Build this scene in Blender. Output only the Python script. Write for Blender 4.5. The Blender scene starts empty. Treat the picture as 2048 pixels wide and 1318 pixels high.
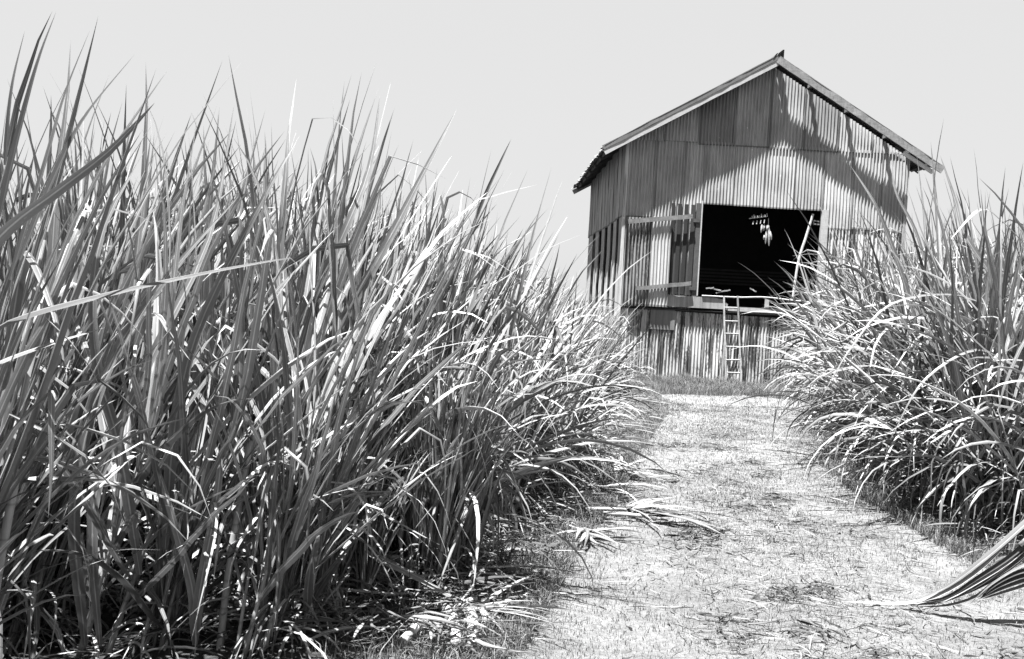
import bpy, math, random
import numpy as np
from mathutils import Matrix, Vector
S = bpy.context.scene
COL = S.collection
rng = np.random.default_rng(7)
random.seed(7)
PI = math.pi

# ------------------------------------------------------------------ camera
FPX = 1991.0
YAW, PITCH, ROLL = math.radians(1.08), math.radians(1.9), math.radians(3.0)
EYE = 1.7
CM = (Matrix.Rotation(-YAW, 3, 'Z') @ Matrix.Rotation(PI/2 - PITCH, 3, 'X') @ Matrix.Rotation(ROLL, 3, 'Z'))
cd = bpy.data.cameras.new('camera'); cam = bpy.data.objects.new('camera', cd); COL.objects.link(cam)
cam.matrix_world = Matrix.Translation((0, 0, EYE)) @ CM.to_4x4()
cd.sensor_width = 36; cd.lens = 36 * FPX / 2048
cd.clip_start = 0.05; cd.clip_end = 3000
cd.dof.use_dof = True; cd.dof.focus_distance = 10.0; cd.dof.aperture_fstop = 16.0
S.camera = cam

# ------------------------------------------------------------------ light
SUNV = Vector((-0.205, -0.205, 1.0)).normalized()          # direction to the sun
w = bpy.data.worlds.new('World'); S.world = w; w.use_nodes = True
nt = w.node_tree; nt.nodes.clear()
sky = nt.nodes.new('ShaderNodeTexSky'); sky.sky_type = 'NISHITA'; sky.sun_disc = False
sky.sun_elevation = math.asin(SUNV.z); sky.sun_rotation = math.radians(222)
sky.air_density = 1.0; sky.dust_density = 2.0
bw = nt.nodes.new('ShaderNodeRGBToBW'); bg = nt.nodes.new('ShaderNodeBackground'); wo = nt.nodes.new('ShaderNodeOutputWorld')
gm = nt.nodes.new('ShaderNodeMath'); gm.operation = 'POWER'; gm.inputs[1].default_value = 0.06   # flat, even sky of the old film
nt.links.new(sky.outputs[0], bw.inputs[0]); nt.links.new(bw.outputs[0], gm.inputs[0])
nt.links.new(gm.outputs[0], bg.inputs[0]); nt.links.new(bg.outputs[0], wo.inputs[0])
bg.inputs[1].default_value = 0.131
sl = bpy.data.lights.new('sun', 'SUN'); sl.energy = 5.0; sl.angle = math.radians(0.5); sl.color = (1, 1, 1)
so = bpy.data.objects.new('sun', sl); COL.objects.link(so)
so.rotation_euler = (-SUNV).to_track_quat('-Z', 'Y').to_euler(); so.location = (-10, -10, 40)
S.view_settings.view_transform = 'Standard'; S.view_settings.look = 'None'
S.view_settings.exposure = 2.5; S.view_settings.gamma = 1
S.cycles.max_bounces = 5; S.cycles.diffuse_bounces = 2; S.cycles.transparent_max_bounces = 4

# ------------------------------------------------------------------ helpers
def ray(px, py):
    return CM @ Vector(((px-1024)/FPX, -(py-659)/FPX, -1.0))
def at(px, py, Y):
    d = ray(px, py); d = d*(Y/d.y); return Vector((d.x, d.y, d.z+EYE))

def tag(o, label=None, cat=None, group=None, kind=None):
    if label: o['label'] = label
    if cat: o['category'] = cat
    if group: o['group'] = group
    if kind: o['kind'] = kind
    return o
def empty(name, loc=(0, 0, 0), rz=0.0):
    o = bpy.data.objects.new(name, None); COL.objects.link(o); o.location = loc; o.rotation_euler = (0, 0, rz)
    o.empty_display_size = 0.1
    return o

class MB:
    """collects vertices, faces, uv per vertex and a tone per vertex"""
    def __init__(s): s.v = []; s.f = []; s.t = []; s.uv = []; s.n = 0
    def add(s, v, f, tone=1.0, uv=None):
        v = np.asarray(v, float).reshape(-1, 3); f = np.asarray(f, np.int64)
        s.v.append(v); s.f.append(f + s.n); s.n += len(v)
        t = np.full(len(v), tone, float) if np.isscalar(tone) else np.asarray(tone, float)
        s.t.append(t); s.uv.append(np.zeros((len(v), 2)) if uv is None else np.asarray(uv, float))
    def mesh(s, name, mat, smooth=False):
        V = np.concatenate(s.v); T = np.concatenate(s.t); U = np.concatenate(s.uv)
        quads = [f for f in s.f if f.ndim == 2 and f.shape[1] == 4]; tris = [f for f in s.f if f.ndim == 2 and f.shape[1] == 3]
        loops = []; starts = []; totals = []; p = 0
        for arr, k in ((quads, 4), (tris, 3)):
            if arr:
                a = np.concatenate(arr); loops.append(a.ravel()); starts.append(p + np.arange(len(a))*k); totals.append(np.full(len(a), k)); p += len(a)*k
        L = np.concatenate(loops); me = bpy.data.meshes.new(name)
        me.vertices.add(len(V)); me.vertices.foreach_set('co', V.astype(np.float32).ravel())
        me.loops.add(len(L)); me.loops.foreach_set('vertex_index', L.astype(np.int32))
        st = np.concatenate(starts).astype(np.int32); tt = np.concatenate(totals).astype(np.int32)
        me.polygons.add(len(st)); me.polygons.foreach_set('loop_start', st); me.polygons.foreach_set('loop_total', tt)
        me.polygons.foreach_set('use_smooth', np.full(len(st), smooth))
        me.update(calc_edges=True)
        a = me.attributes.new('tone', 'FLOAT', 'POINT'); a.data.foreach_set('value', T.astype(np.float32))
        uvl = me.uv_layers.new(name='UVMap'); uvl.data.foreach_set('uv', U[L].astype(np.float32).ravel())
        me.materials.append(mat); me.validate()
        return me
    def build(s, name, mat, parent=None, smooth=False, loc=None):
        o = bpy.data.objects.new(name, s.mesh(name, mat, smooth)); COL.objects.link(o)
        if parent is not None: o.parent = parent
        if loc is not None: o.location = loc
        return o
    def box(s, x0, x1, y0, y1, z0, z1, tone=1.0, R=None, c=None):
        v = np.array([[x, y, z] for z in (z0, z1) for y in (y0, y1) for x in (x0, x1)], float)
        if R is not None:
            v = (v - np.array(c)) @ np.array(R).T + np.array(c)
        f = [[0, 2, 3, 1], [4, 5, 7, 6], [0, 1, 5, 4], [2, 6, 7, 3], [0, 4, 6, 2], [1, 3, 7, 5]]
        s.add(v, f, tone)
    def beam(s, p, q, w_, h_, tone=1.0, up=(0, 0, 1), warp=0.0, n=1):
        """board from p to q; w_ across, h_ along 'up'"""
        p = np.array(p, float); q = np.array(q, float); T = (q-p)/np.linalg.norm(q-p)
        A = np.cross(T, np.array(up, float)); A /= np.linalg.norm(A); B = np.cross(A, T)
        vs = []
        for i in range(n+1):
            c = p + (q-p)*i/n + (rng.normal(0, warp, 3) if warp else 0)
            for a, b in ((-1, -1), (1, -1), (1, 1), (-1, 1)):
                vs.append(c + A*a*w_/2 + B*b*h_/2*(1+(rng.normal(0, warp*4) if warp else 0)))
        f = []
        for i in range(n):
            for k in range(4):
                f.append([i*4+k, i*4+(k+1) % 4, i*4+4+(k+1) % 4, i*4+4+k])
        f.append([3, 2, 1, 0]); b = n*4; f.append([b, b+1, b+2, b+3])
        s.add(vs, f, tone)
    def tube(s, pts, r, tone=1.0, k=6):
        pts = np.array(pts, float); n = len(pts); r = np.broadcast_to(np.asarray(r, float), (n,))
        T = np.gradient(pts, axis=0); T /= np.linalg.norm(T, axis=1)[:, None]+1e-9
        ref = np.array([0.13, 0.97, 0.2]); A = np.cross(T, ref); A /= np.linalg.norm(A, axis=1)[:, None]+1e-9; B = np.cross(T, A)
        a = np.arange(k)*2*PI/k
        v = pts[:, None, :] + (A[:, None, :]*np.cos(a)[None, :, None] + B[:, None, :]*np.sin(a)[None, :, None])*r[:, None, None]
        f = []
        for i in range(n-1):
            for j in range(k):
                f.append([i*k+j, i*k+(j+1) % k, (i+1)*k+(j+1) % k, (i+1)*k+j])
        base = len(v.reshape(-1, 3)); vv = np.concatenate([v.reshape(-1, 3), pts[:1], pts[-1:]])
        s.add(vv, f, tone if np.isscalar(tone) else np.concatenate([np.repeat(tone, k), tone[:1], tone[-1:]]))
        caps = [[base, (j+1) % k, j] for j in range(k)] + [[base+1, (n-1)*k+j, (n-1)*k+(j+1) % k] for j in range(k)]
        s.f.append(np.array(caps) + s.n - len(vv))
    # ---- a blade: three vertices across, folded along the midrib
    def blade(s, P, Wd, tone, side0=None, twist=0.0, fold=0.28, point=True):
        n = len(P)-1; t = np.linspace(0, 1, n+1)
        T = np.gradient(P, axis=0); T /= np.linalg.norm(T, axis=1)[:, None]+1e-9
        if side0 is None:
            d = T[0]; side0 = np.array([-d[1], d[0], 0.0])
            if np.linalg.norm(side0) < 1e-3: side0 = np.array([1.0, 0, 0])
        Sd = side0[None, :] - T*(T@side0)[:, None]; Sd /= np.linalg.norm(Sd, axis=1)[:, None]+1e-9
        N = np.cross(Sd, T); a = (twist*t)[:, None]
        Sd, N = Sd*np.cos(a)+N*np.sin(a), N*np.cos(a)-Sd*np.sin(a)
        if point: prof = np.minimum(1, 0.45+t*4)*np.clip(1-t**2.2, 0.0, 1)**0.8
        else: prof = np.minimum(1, 0.6+t*4)*np.clip(1.15-t**6, 0.15, 1)
        hw = (Wd/2*prof)[:, None]
        v = np.stack([P-Sd*hw+N*hw*fold, P, P+Sd*hw+N*hw*fold], 1).reshape(-1, 3)
        i = np.arange(n)*3
        f = np.concatenate([np.stack([i, i+1, i+4, i+3], 1), np.stack([i+1, i+2, i+5, i+4], 1)])
        L = np.linalg.norm(np.diff(P, axis=0), axis=1).sum()
        uv = np.stack([np.tile([0, .5, 1.], n+1), np.repeat(t*L, 3)+np.ravel(tone)[0]*7.3], 1)
        s.add(v, f, tone, uv)

def arc(P0, d0, L, droop, p=1.5, kink=None, curl=0.0, n=11):
    """a path that starts along d0 and sags"""
    d0 = np.array(d0, float); d0 /= np.linalg.norm(d0)
    th = math.asin(np.clip(d0[2], -1, 1)); ph = math.atan2(d0[1], d0[0])
    t = (np.arange(n)+0.5)/n
    theta = th - droop*t**p
    if kink: theta = theta - kink[1]*np.clip((t-kink[0])/0.08, 0, 1) - 1.6*np.clip(t-kink[0], 0, 1)
    theta = np.maximum(theta, -PI/2+0.06)
    phi = ph + curl*t
    D = np.stack([np.cos(theta)*np.cos(phi), np.cos(theta)*np.sin(phi), np.sin(theta)], 1)*(L/n)
    return np.concatenate([[P0], np.array(P0)+np.cumsum(D, 0)])

def spline(pts, n=14):
    P = np.array(pts, float); m = len(P)
    d = np.r_[0, np.cumsum(np.linalg.norm(np.diff(P, axis=0), axis=1))]; d /= d[-1]
    t = np.linspace(0, 1, n+1); out = []
    Q = np.vstack([2*P[0]-P[1], P, 2*P[-1]-P[-2]])
    for x in t:
        i = min(np.searchsorted(d, x, side='right')-1, m-2); u = (x-d[i])/(d[i+1]-d[i])
        a, b, c, e = Q[i], Q[i+1], Q[i+2], Q[i+3]
        out.append(0.5*((2*b)+(-a+c)*u+(2*a-5*b+4*c-e)*u*u+(-a+3*b-3*c+e)*u**3))
    return np.array(out)

# ------------------------------------------------------------------ materials (all neutral: the photograph is black and white)
def newmat(name):
    m = bpy.data.materials.new(name); m.use_nodes = True; n = m.node_tree.nodes; n.clear()
    out = n.new('ShaderNodeOutputMaterial'); b = n.new('ShaderNodeBsdfPrincipled'); m.node_tree.links.new(b.outputs[0], out.inputs[0])
    return m, n, m.node_tree.links, b, out
def mth(n, l, op, a, b=None, clamp=False):
    x = n.new('ShaderNodeMath'); x.operation = op; x.use_clamp = clamp
    for i, q in enumerate((a, b)):
        if q is None: continue
        if isinstance(q, (int, float)): x.inputs[i].default_value = q
        else: l.new(q, x.inputs[i])
    return x.outputs[0]
def ramp(n, l, src, stops):
    r = n.new('ShaderNodeValToRGB'); e = r.color_ramp.elements
    while len(e) < len(stops): e.new(0.5)
    for k, (p, c) in zip(e, stops): k.position = p; k.color = (c, c, c, 1)
    l.new(src, r.inputs[0]); return r.outputs[0]
def noise(n, l, scale, detail=4, vec=None, rough=0.5, stretch=None):
    t = n.new('ShaderNodeTexNoise'); t.inputs['Scale'].default_value = scale; t.inputs['Detail'].default_value = detail; t.inputs['Roughness'].default_value = rough
    if vec is not None:
        if stretch:
            mp = n.new('ShaderNodeMapping'); mp.inputs['Scale'].default_value = stretch; l.new(vec, mp.inputs[0]); vec = mp.outputs[0]
        l.new(vec, t.inputs['Vector'])
    return t.outputs['Fac']
def attr(n, name):
    a = n.new('ShaderNodeAttribute'); a.attribute_name = name; return a.outputs['Fac']
def obco(n): return n.new('ShaderNodeTexCoord').outputs['Object']
def bump(n, l, b, h, strength, dist):
    x = n.new('ShaderNodeBump'); x.inputs['Strength'].default_value = strength; x.inputs['Distance'].default_value = dist
    l.new(h, x.inputs['Height']); l.new(x.outputs[0], b.inputs['Normal'])

def leaf_material(name, base, rough, transl, spec=0.5):
    m, n, l, b, out = newmat(name)
    tc = n.new('ShaderNodeTexCoord').outputs['UV']
    sp = n.new('ShaderNodeSeparateXYZ'); l.new(tc, sp.inputs[0])
    rib = mth(n, l, 'ABSOLUTE', mth(n, l, 'SUBTRACT', sp.outputs[0], 0.5))
    ribm = ramp(n, l, rib, [(0.0, 1.0), (0.05, 0.9), (0.09, 0.42), (0.3, 0.5), (0.46, 0.52), (0.5, 0.8)])
    st = noise(n, l, 1, 3, tc, 0.6, (38, 1.3, 1)); st = mth(n, l, 'ADD', mth(n, l, 'MULTIPLY', st, 0.8), 0.6)
    bl = noise(n, l, 1, 2, tc, 0.5, (2.5, 9, 1)); bl = mth(n, l, 'ADD', mth(n, l, 'MULTIPLY', bl, 0.5), 0.75)
    oi = n.new('ShaderNodeObjectInfo').outputs['Random']; oi = mth(n, l, 'ADD', mth(n, l, 'MULTIPLY', oi, 0.3), 0.85)
    c = mth(n, l, 'MULTIPLY', attr(n, 'tone'), base)
    sc_ = ramp(n, l, noise(n, l, 1, 5, tc, 0.7, (3, 14, 1)), [(0.60, 1.0), (0.66, 0.0)])       # scorched, dried patches
    bl = mth(n, l, 'MULTIPLY', bl, mth(n, l, 'SUBTRACT', 3.4, mth(n, l, 'MULTIPLY', sc_, 1.4)))
    for k in (ribm, st, bl, oi): c = mth(n, l, 'MULTIPLY', c, k)
    cb = n.new('ShaderNodeCombineColor'); [l.new(c, cb.inputs[i]) for i in range(3)]
    l.new(cb.outputs[0], b.inputs['Base Color']); b.inputs['Roughness'].default_value = rough
    b.inputs['Specular IOR Level'].default_value = spec
    tr = n.new('ShaderNodeBsdfTranslucent'); l.new(cb.outputs[0], tr.inputs[0])
    mx = n.new('ShaderNodeMixShader'); mx.inputs[0].default_value = transl
    l.new(b.outputs[0], mx.inputs[1]); l.new(tr.outputs[0], mx.inputs[2]); l.new(mx.outputs[0], out.inputs[0])
    bump(n, l, b, st, 0.35, 0.002)
    return m
M_LEAF = leaf_material('cane_leaf', 0.116, 0.42, 0.13, 0.42)
M_DRY = leaf_material('dry_leaf', 0.2, 0.75, 0.12, 0.3)
M_WEED = leaf_material('weed_leaf', 0.09, 0.55, 0.2, 0.4)
M_GRASS = leaf_material('grass_blade', 0.155, 0.7, 0.2, 0.3)

m, n, l, b, out = newmat('cane_stalk'); M_STALK = m
oc = obco(n); sp = n.new('ShaderNodeSeparateXYZ'); l.new(oc, sp.inputs[0])
fr = mth(n, l, 'FRACT', mth(n, l, 'MULTIPLY', sp.outputs[2], 8.0)); ring = ramp(n, l, fr, [(0.0, 0.6), (0.04, 0.65), (0.08, 1.0), (0.9, 1.05), (1.0, 0.85)])
nz = noise(n, l, 9, 5, oc, 0.6, (3, 3, 0.5)); c = mth(n, l, 'MULTIPLY', ring, mth(n, l, 'MULTIPLY', attr(n, 'tone'), mth(n, l, 'MULTIPLY', nz, 0.45)))
cb = n.new('ShaderNodeCombineColor'); [l.new(c, cb.inputs[i]) for i in range(3)]; l.new(cb.outputs[0], b.inputs[0]); b.inputs['Roughness'].default_value = 0.5

def metal_material(name, lo, hi, rust, rustlo=0.05, thr=0.56):
    m, n, l, b, out = newmat(name); oc = obco(n)
    s1 = noise(n, l, 1, 6, oc, 0.65, (22, 22, 0.9)); s2 = noise(n, l, 1, 5, oc, 0.6, (3.0, 3.0, 1.4)); s3 = noise(n, l, 55, 3, oc, 0.6)
    mixn = mth(n, l, 'ADD', mth(n, l, 'MULTIPLY', s1, 0.5), mth(n, l, 'ADD', mth(n, l, 'MULTIPLY', s2, 0.35), mth(n, l, 'MULTIPLY', s3, 0.15)))
    c = ramp(n, l, mixn, [(0.3, lo), (0.5, (lo+hi)/2), (0.68, hi)])
    c = mth(n, l, 'MULTIPLY', c, attr(n, 'tone'))
    # rust: hard edged stains of their own shape
    rn = noise(n, l, 1, 8, oc, 0.7, (6.5, 6.5, 0.6)); rn2 = noise(n, l, 30, 4, oc, 0.6, (1, 1, .5))
    rr = mth(n, l, 'ADD', mth(n, l, 'MULTIPLY', rn, 0.8), mth(n, l, 'MULTIPLY', rn2, 0.2))
    rm = ramp(n, l, rr, [(thr, 0.0), (thr+0.05, rust)])
    rc = mth(n, l, 'ADD', rustlo, mth(n, l, 'MULTIPLY', rn2, 0.05))
    inv = mth(n, l, 'SUBTRACT', 1.0, rm)
    c = mth(n, l, 'ADD', mth(n, l, 'MULTIPLY', c, inv), mth(n, l, 'MULTIPLY', rc, rm))
    # small nail heads and chalky flecks
    vo = n.new('ShaderNodeTexVoronoi'); vo.inputs['Scale'].default_value = 2.3; l.new(oc, vo.inputs['Vector'])
    fl = mth(n, l, 'LESS_THAN', vo.outputs['Distance'], 0.035); c = mth(n, l, 'ADD', c, mth(n, l, 'MULTIPLY', fl, 0.25))
    cb = n.new('ShaderNodeCombineColor'); [l.new(c, cb.inputs[i]) for i in range(3)]; l.new(cb.outputs[0], b.inputs[0])
    b.inputs['Roughness'].default_value = 0.62; b.inputs['Specular IOR Level'].default_value = 0.35
    return m
M_METAL = metal_material('weathered_sheet_metal', 0.12, 0.41, 0.75, 0.12, 0.64)
M_RUST = metal_material('rust_stained_sheet_metal', 0.28, 0.52, 0.97, 0.014, 0.495)
M_ROOF = metal_material('roof_sheet_metal', 0.08, 0.16, 0.8, 0.05, 0.58)

def wood_material(name, lo, hi, rough=0.85):
    m, n, l, b, out = newmat(name); oc = obco(n)
    a = noise(n, l, 1, 6, oc, 0.65, (9, 40, 40)); a2 = noise(n, l, 1, 6, oc, 0.65, (40, 40, 6)); k = noise(n, l, 6, 5, oc)
    x = mth(n, l, 'ADD', mth(n, l, 'MULTIPLY', a, 0.35), mth(n, l, 'ADD', mth(n, l, 'MULTIPLY', a2, 0.35), mth(n, l, 'MULTIPLY', k, 0.3)))
    c = mth(n, l, 'MULTIPLY', ramp(n, l, x, [(0.34, lo), (0.64, hi)]), attr(n, 'tone'))
    cb = n.new('ShaderNodeCombineColor'); [l.new(c, cb.inputs[i]) for i in range(3)]; l.new(cb.outputs[0], b.inputs[0]); b.inputs['Roughness'].default_value = rough
    bump(n, l, b, x, 0.5, 0.01)
    return m
M_WOOD = wood_material('weathered_timber', 0.05, 0.17)
M_PALE = wood_material('pale_timber', 0.2, 0.34)
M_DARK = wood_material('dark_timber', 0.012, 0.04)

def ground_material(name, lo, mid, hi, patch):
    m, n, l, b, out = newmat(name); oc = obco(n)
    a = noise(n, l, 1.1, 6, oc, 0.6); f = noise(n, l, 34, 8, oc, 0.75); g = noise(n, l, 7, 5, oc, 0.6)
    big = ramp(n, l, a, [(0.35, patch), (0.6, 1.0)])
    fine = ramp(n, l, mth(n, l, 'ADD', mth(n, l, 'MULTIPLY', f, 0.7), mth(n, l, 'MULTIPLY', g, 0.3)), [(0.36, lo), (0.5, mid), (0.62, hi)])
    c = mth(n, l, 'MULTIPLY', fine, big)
    cb = n.new('ShaderNodeCombineColor'); [l.new(c, cb.inputs[i]) for i in range(3)]; l.new(cb.outputs[0], b.inputs[0]); b.inputs['Roughness'].default_value = 0.95
    b.inputs['Specular IOR Level'].default_value = 0.1
    bump(n, l, b, f, 1.0, 0.03)
    return m
M_PATH = ground_material('dry_turf_path', 0.09, 0.16, 0.22, 0.75)
M_SOIL = ground_material('field_soil', 0.015, 0.05, 0.10, 0.7)

# ------------------------------------------------------------------ ground
LE = [(0, -1.1), (2.5, -0.95), (4.8, -0.15), (6.8, 0.25), (8.3, 0.75), (10.3, 1.1), (15.2, 2.3), (17.5, 2.75), (22.6, 3.0), (60, 3.0)]
RE = [(0, 4.2), (4, 4.0), (7, 3.75), (9, 3.75), (11, 4.0), (13, 4.75), (15, 5.45), (17, 6.15), (20, 7.1), (22.6, 7.2), (60, 9)]
def edgeL(y): return np.interp(y, [a for a, _ in LE], [b for _, b in LE])
def edgeR(y): return np.interp(y, [a for a, _ in RE], [b for _, b in RE])
def gz(x, y):
    x = np.asarray(x, float); y = np.asarray(y, float)
    h = 0.02*np.sin(x*1.7+y*0.6)+0.015*np.sin(y*1.9-x*0.8)+0.012*np.sin(x*5.1+1)*np.sin(y*4.3)
    h = h + 0.07*np.exp(-((x-edgeL(y)+0.5)/0.7)**2) + 0.07*np.exp(-((x-edgeR(y)-0.6)/0.7)**2)
    h = h - 0.08*np.clip((y-12)/8, 0, 1) + 0.05*np.exp(-((y-19.0)/0.5)**2) - 0.05*np.exp(-((y-18.3)/0.4)**2)
    far = np.clip((np.hypot(x, y)-60)/100, 0, 1)
    return h*(1-far)
xs = np.r_[-1500, -500, -150, -60, -30, -15, np.arange(-4, 9.01, 0.045), 15, 30, 60, 150, 500, 1500]
ys = np.r_[-1500, -500, -100, -20, -3, 0, np.arange(3, 23.5, 0.05), 26, 30, 40, 60, 120, 500, 1500]
X, Y = np.meshgrid(xs, ys); Z = gz(X, Y) + rng.normal(0, 0.003, X.shape)
clod = rng.random(X.shape); mid_ = np.exp(-((X-(0.45*edgeL(Y)+0.55*edgeR(Y)))/0.6)**2); Z = Z + np.where(clod > 0.985, rng.uniform(0.01, 0.035, X.shape), 0)*mid_
V = np.stack([X, Y, Z], -1).reshape(-1, 3); nx = len(xs)
ii, jj = np.meshgrid(np.arange(nx-1), np.arange(len(ys)-1)); q = (jj*nx+ii).ravel()
F = np.stack([q, q+1, q+nx+1, q+nx], 1); cx = V[F].mean(1)
inp = (cx[:, 0] > edgeL(cx[:, 1])-0.1) & (cx[:, 0] < edgeR(cx[:, 1])+0.1) & (cx[:, 1] > 0) & (cx[:, 1] < 22.9)
def sub(mask, name, mat):
    f = F[mask]; u, inv = np.unique(f, return_inverse=True); mb = MB(); mb.add(V[u], inv.reshape(f.shape), 1.0)
    return tag(mb.build(name, mat, smooth=True), kind='structure')
sub(~inp, 'ground', M_SOIL); sub(inp, 'path', M_PATH)

# ------------------------------------------------------------------ barn
D = 22.9; XL, XR, XC = 2.85, 9.36, 6.1; YB = 31.3; OV = 0.36
SL = 0.584; ZT = 7.43                                  # roof slope and top of ridge
def roofz(x): return ZT - SL*abs(x-XC)                 # top surface
def wallz(x): return roofz(x) - 0.17
barn = empty('barn', (XC, D, -0.1))
tag(barn, 'tall weathered corrugated metal barn with a steep gable roof at the end of the path', 'barn')
bl_ = Vector((-XC, -D, 0.1))
def bb(mb, name, mat, smooth=False, parent=None):
    o = mb.build(name, mat, barn if parent is None else parent, smooth)
    if parent is None: o.location = bl_
    return o
PITCHC = 0.076; AMP = 0.0215
def corr(mb, a0, a1, z0, z1, plane, axis='x', sheet=0.66, tones=(0.8, 1.1), nz=3, amp=AMP, off=0.0, rag=0.018, toff=0.0, sgn=-1):
    """vertical corrugated sheets between a0 and a1; z0, z1 numbers or functions"""
    f0 = z0 if callable(z0) else (lambda x: z0); f1 = z1 if callable(z1) else (lambda x: z1)
    a = a0; k = 0
    while a < a1-1e-6:
        e = min(a+sheet, a1)
        if a1-e < 0.15: e = a1
        m_ = max(2, int(round((e-a+0.03)/(PITCHC/8)))); t = np.linspace(a, min(e+0.03, a1), m_+1)
        tone = rng.uniform(*tones); r = rng.normal(0, rag); tilt = rng.normal(0, 0.004); o2 = off+(0.003 if k % 2 else 0.0)
        b0 = np.array([f0(x) for x in t])+r; b1 = np.array([f1(x) for x in t])
        rows = []; fr_ = [0.0, 0.018, 0.024]+[q/nz for q in range(1, nz+1)]; NR = len(fr_)-1
        for j in range(NR+1):
            zz = b0+(b1-b0)*fr_[j]
            d = plane + sgn*(amp*np.cos(2*PI*(t-a)/PITCHC) + o2 + tilt*(fr_[j]-0.5) + 0.011*math.sin(fr_[j]*6.3+k*1.7)*(1 if 0.1 < fr_[j] < 0.95 else 0.3))
            rows.append(np.stack([t, d, zz], 1) if axis == 'x' else np.stack([d, t, zz], 1))
        v = np.concatenate(rows); c = m_+1
        i, j = np.meshgrid(np.arange(m_), np.arange(NR)); q = (j*c+i).ravel(); f = np.stack([q, q+1, q+c+1, q+c], 1)
        tc_ = np.full(c, tone); tc_[-3:] *= 0.45; tg = np.tile(tc_, NR+1); tg[:2*c] *= 0.4
        mb.add(v, f, tg)
        a = e; k += 1
S1, S2 = 5.43, 3.68
OX0, OX1, OZ0, OZ1 = 4.66, 7.42, 1.70, 4.06                # loft opening
g = MB(); corr(g, XL+0.02, XR-0.02, S1-0.02, wallz, D, off=0.028, sheet=0.8, tones=(0.55, 1.05)); bb(g, 'gable_wall', M_METAL, True)
mmb = MB()
corr(mmb, XL, OX0-0.02, S2-0.03, lambda x: min(S1+0.05, wallz(x)), D, off=0.014, tones=(0.65, 1.1))
corr(mmb, OX0-0.02, OX1, OZ1, S1+0.05, D, off=0.014, sheet=0.7, tones=(0.95, 1.1))
corr(mmb, OX1, XR, S2-0.03, lambda x: min(S1+0.05, wallz(x)), D, off=0.014, tones=(0.9, 1.1))
corr(mmb, XL, OX0-0.12, 1.62, S2+0.03, D, tones=(0.7, 1.0)); bb(mmb, 'front_wall', M_METAL, True)
rw = MB()
corr(rw, OX1+0.14, XR, 1.55, S2+0.03, D, tones=(0.85, 1.1), sheet=0.55)
corr(rw, XL, XR, -0.12, lambda x: 1.56-0.015*(x-4), D+0.03, tones=(0.75, 1.15), sheet=0.5, nz=6, amp=0.022, rag=0.03); bb(rw, 'lower_wall', M_RUST, True)
sw = MB()
corr(sw, D+0.01, YB, S2-0.02, 5.42, XL, axis='y', off=0.006, tones=(0.75, 1.1))
y = D+0.02
for wd, gp in ((0.62, 0.42), (0.7, 0.5), (0.75, 0.62), (0.8, 0.7), (0.95, 0.8), (1.3, 0.0)):
    e = min(y+wd, YB); corr(sw, y, e, 1.3, S2+0.03, XL, axis='y', sheet=2, tones=(0.8, 1.1)); y = e+gp
corr(sw, D+0.02, YB, -0.12, 1.35, XL+0.01, axis='y', tones=(0.6, 0.9)); bb(sw, 'side_wall', M_METAL, True)
sw = MB(); corr(sw, D, YB, -0.12, 5.42, XR, axis='y', sgn=1); bb(sw, 'side_wall', M_METAL, True)
bk = MB(); corr(bk, XL, XR, -0.12, wallz, YB, sgn=1); bb(bk, 'back_wall', M_METAL, True)
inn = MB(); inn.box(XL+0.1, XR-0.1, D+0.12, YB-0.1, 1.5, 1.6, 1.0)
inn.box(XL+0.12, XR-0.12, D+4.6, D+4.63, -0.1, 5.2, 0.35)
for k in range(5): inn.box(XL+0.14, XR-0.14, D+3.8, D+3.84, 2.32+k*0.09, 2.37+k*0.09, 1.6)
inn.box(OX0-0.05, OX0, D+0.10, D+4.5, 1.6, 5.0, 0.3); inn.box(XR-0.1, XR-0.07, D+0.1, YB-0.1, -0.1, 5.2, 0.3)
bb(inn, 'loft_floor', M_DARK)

# roof
def slope(side, y0, y1, name):
    mb = MB(); ny = int((y1-y0)/(PITCHC/6))+1; yy = np.linspace(y0, y1, ny+1); rows = []
    us = [0.0, 0.25, 0.5, 0.75, 1.0]
    for u in us:
        x = XC + side*(3.82*u); rag = rng.normal(0, 0.03, ny+1) if u == 1.0 else 0
        rag = np.repeat(rng.normal(0, 0.035, ny//10+2), 10)[:ny+1] if u == 1.0 else 0
        xx = x + side*rag; z = ZT - SL*np.abs(xx-XC) + 0.016*np.cos(2*PI*yy/PITCHC) - 0.01*math.sin(u*7)
        rows.append(np.stack([np.broadcast_to(xx, yy.shape), yy, z], 1))
    c = ny+1; v = np.concatenate(rows); i, j = np.meshgrid(np.arange(ny), np.arange(len(us)-1)); q = (j*c+i).ravel()
    mb.add(v, np.stack([q, q+1, q+c+1, q+c], 1), 1.0)
    return mb
rf = slope(-1, D-OV-0.03, YB+0.3, ''); bb(rf, 'roof', M_ROOF, True)
rf = slope(1, D-0.04, YB+0.3, ''); rr = slope(1, D-OV-0.03, D-OV+0.09, '')
for a, b_, c_, d_ in zip(rr.v, rr.f, rr.t, rr.uv): rf.add(a, b_, c_, d_)
bb(rf, 'roof', M_ROOF, True)
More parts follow.
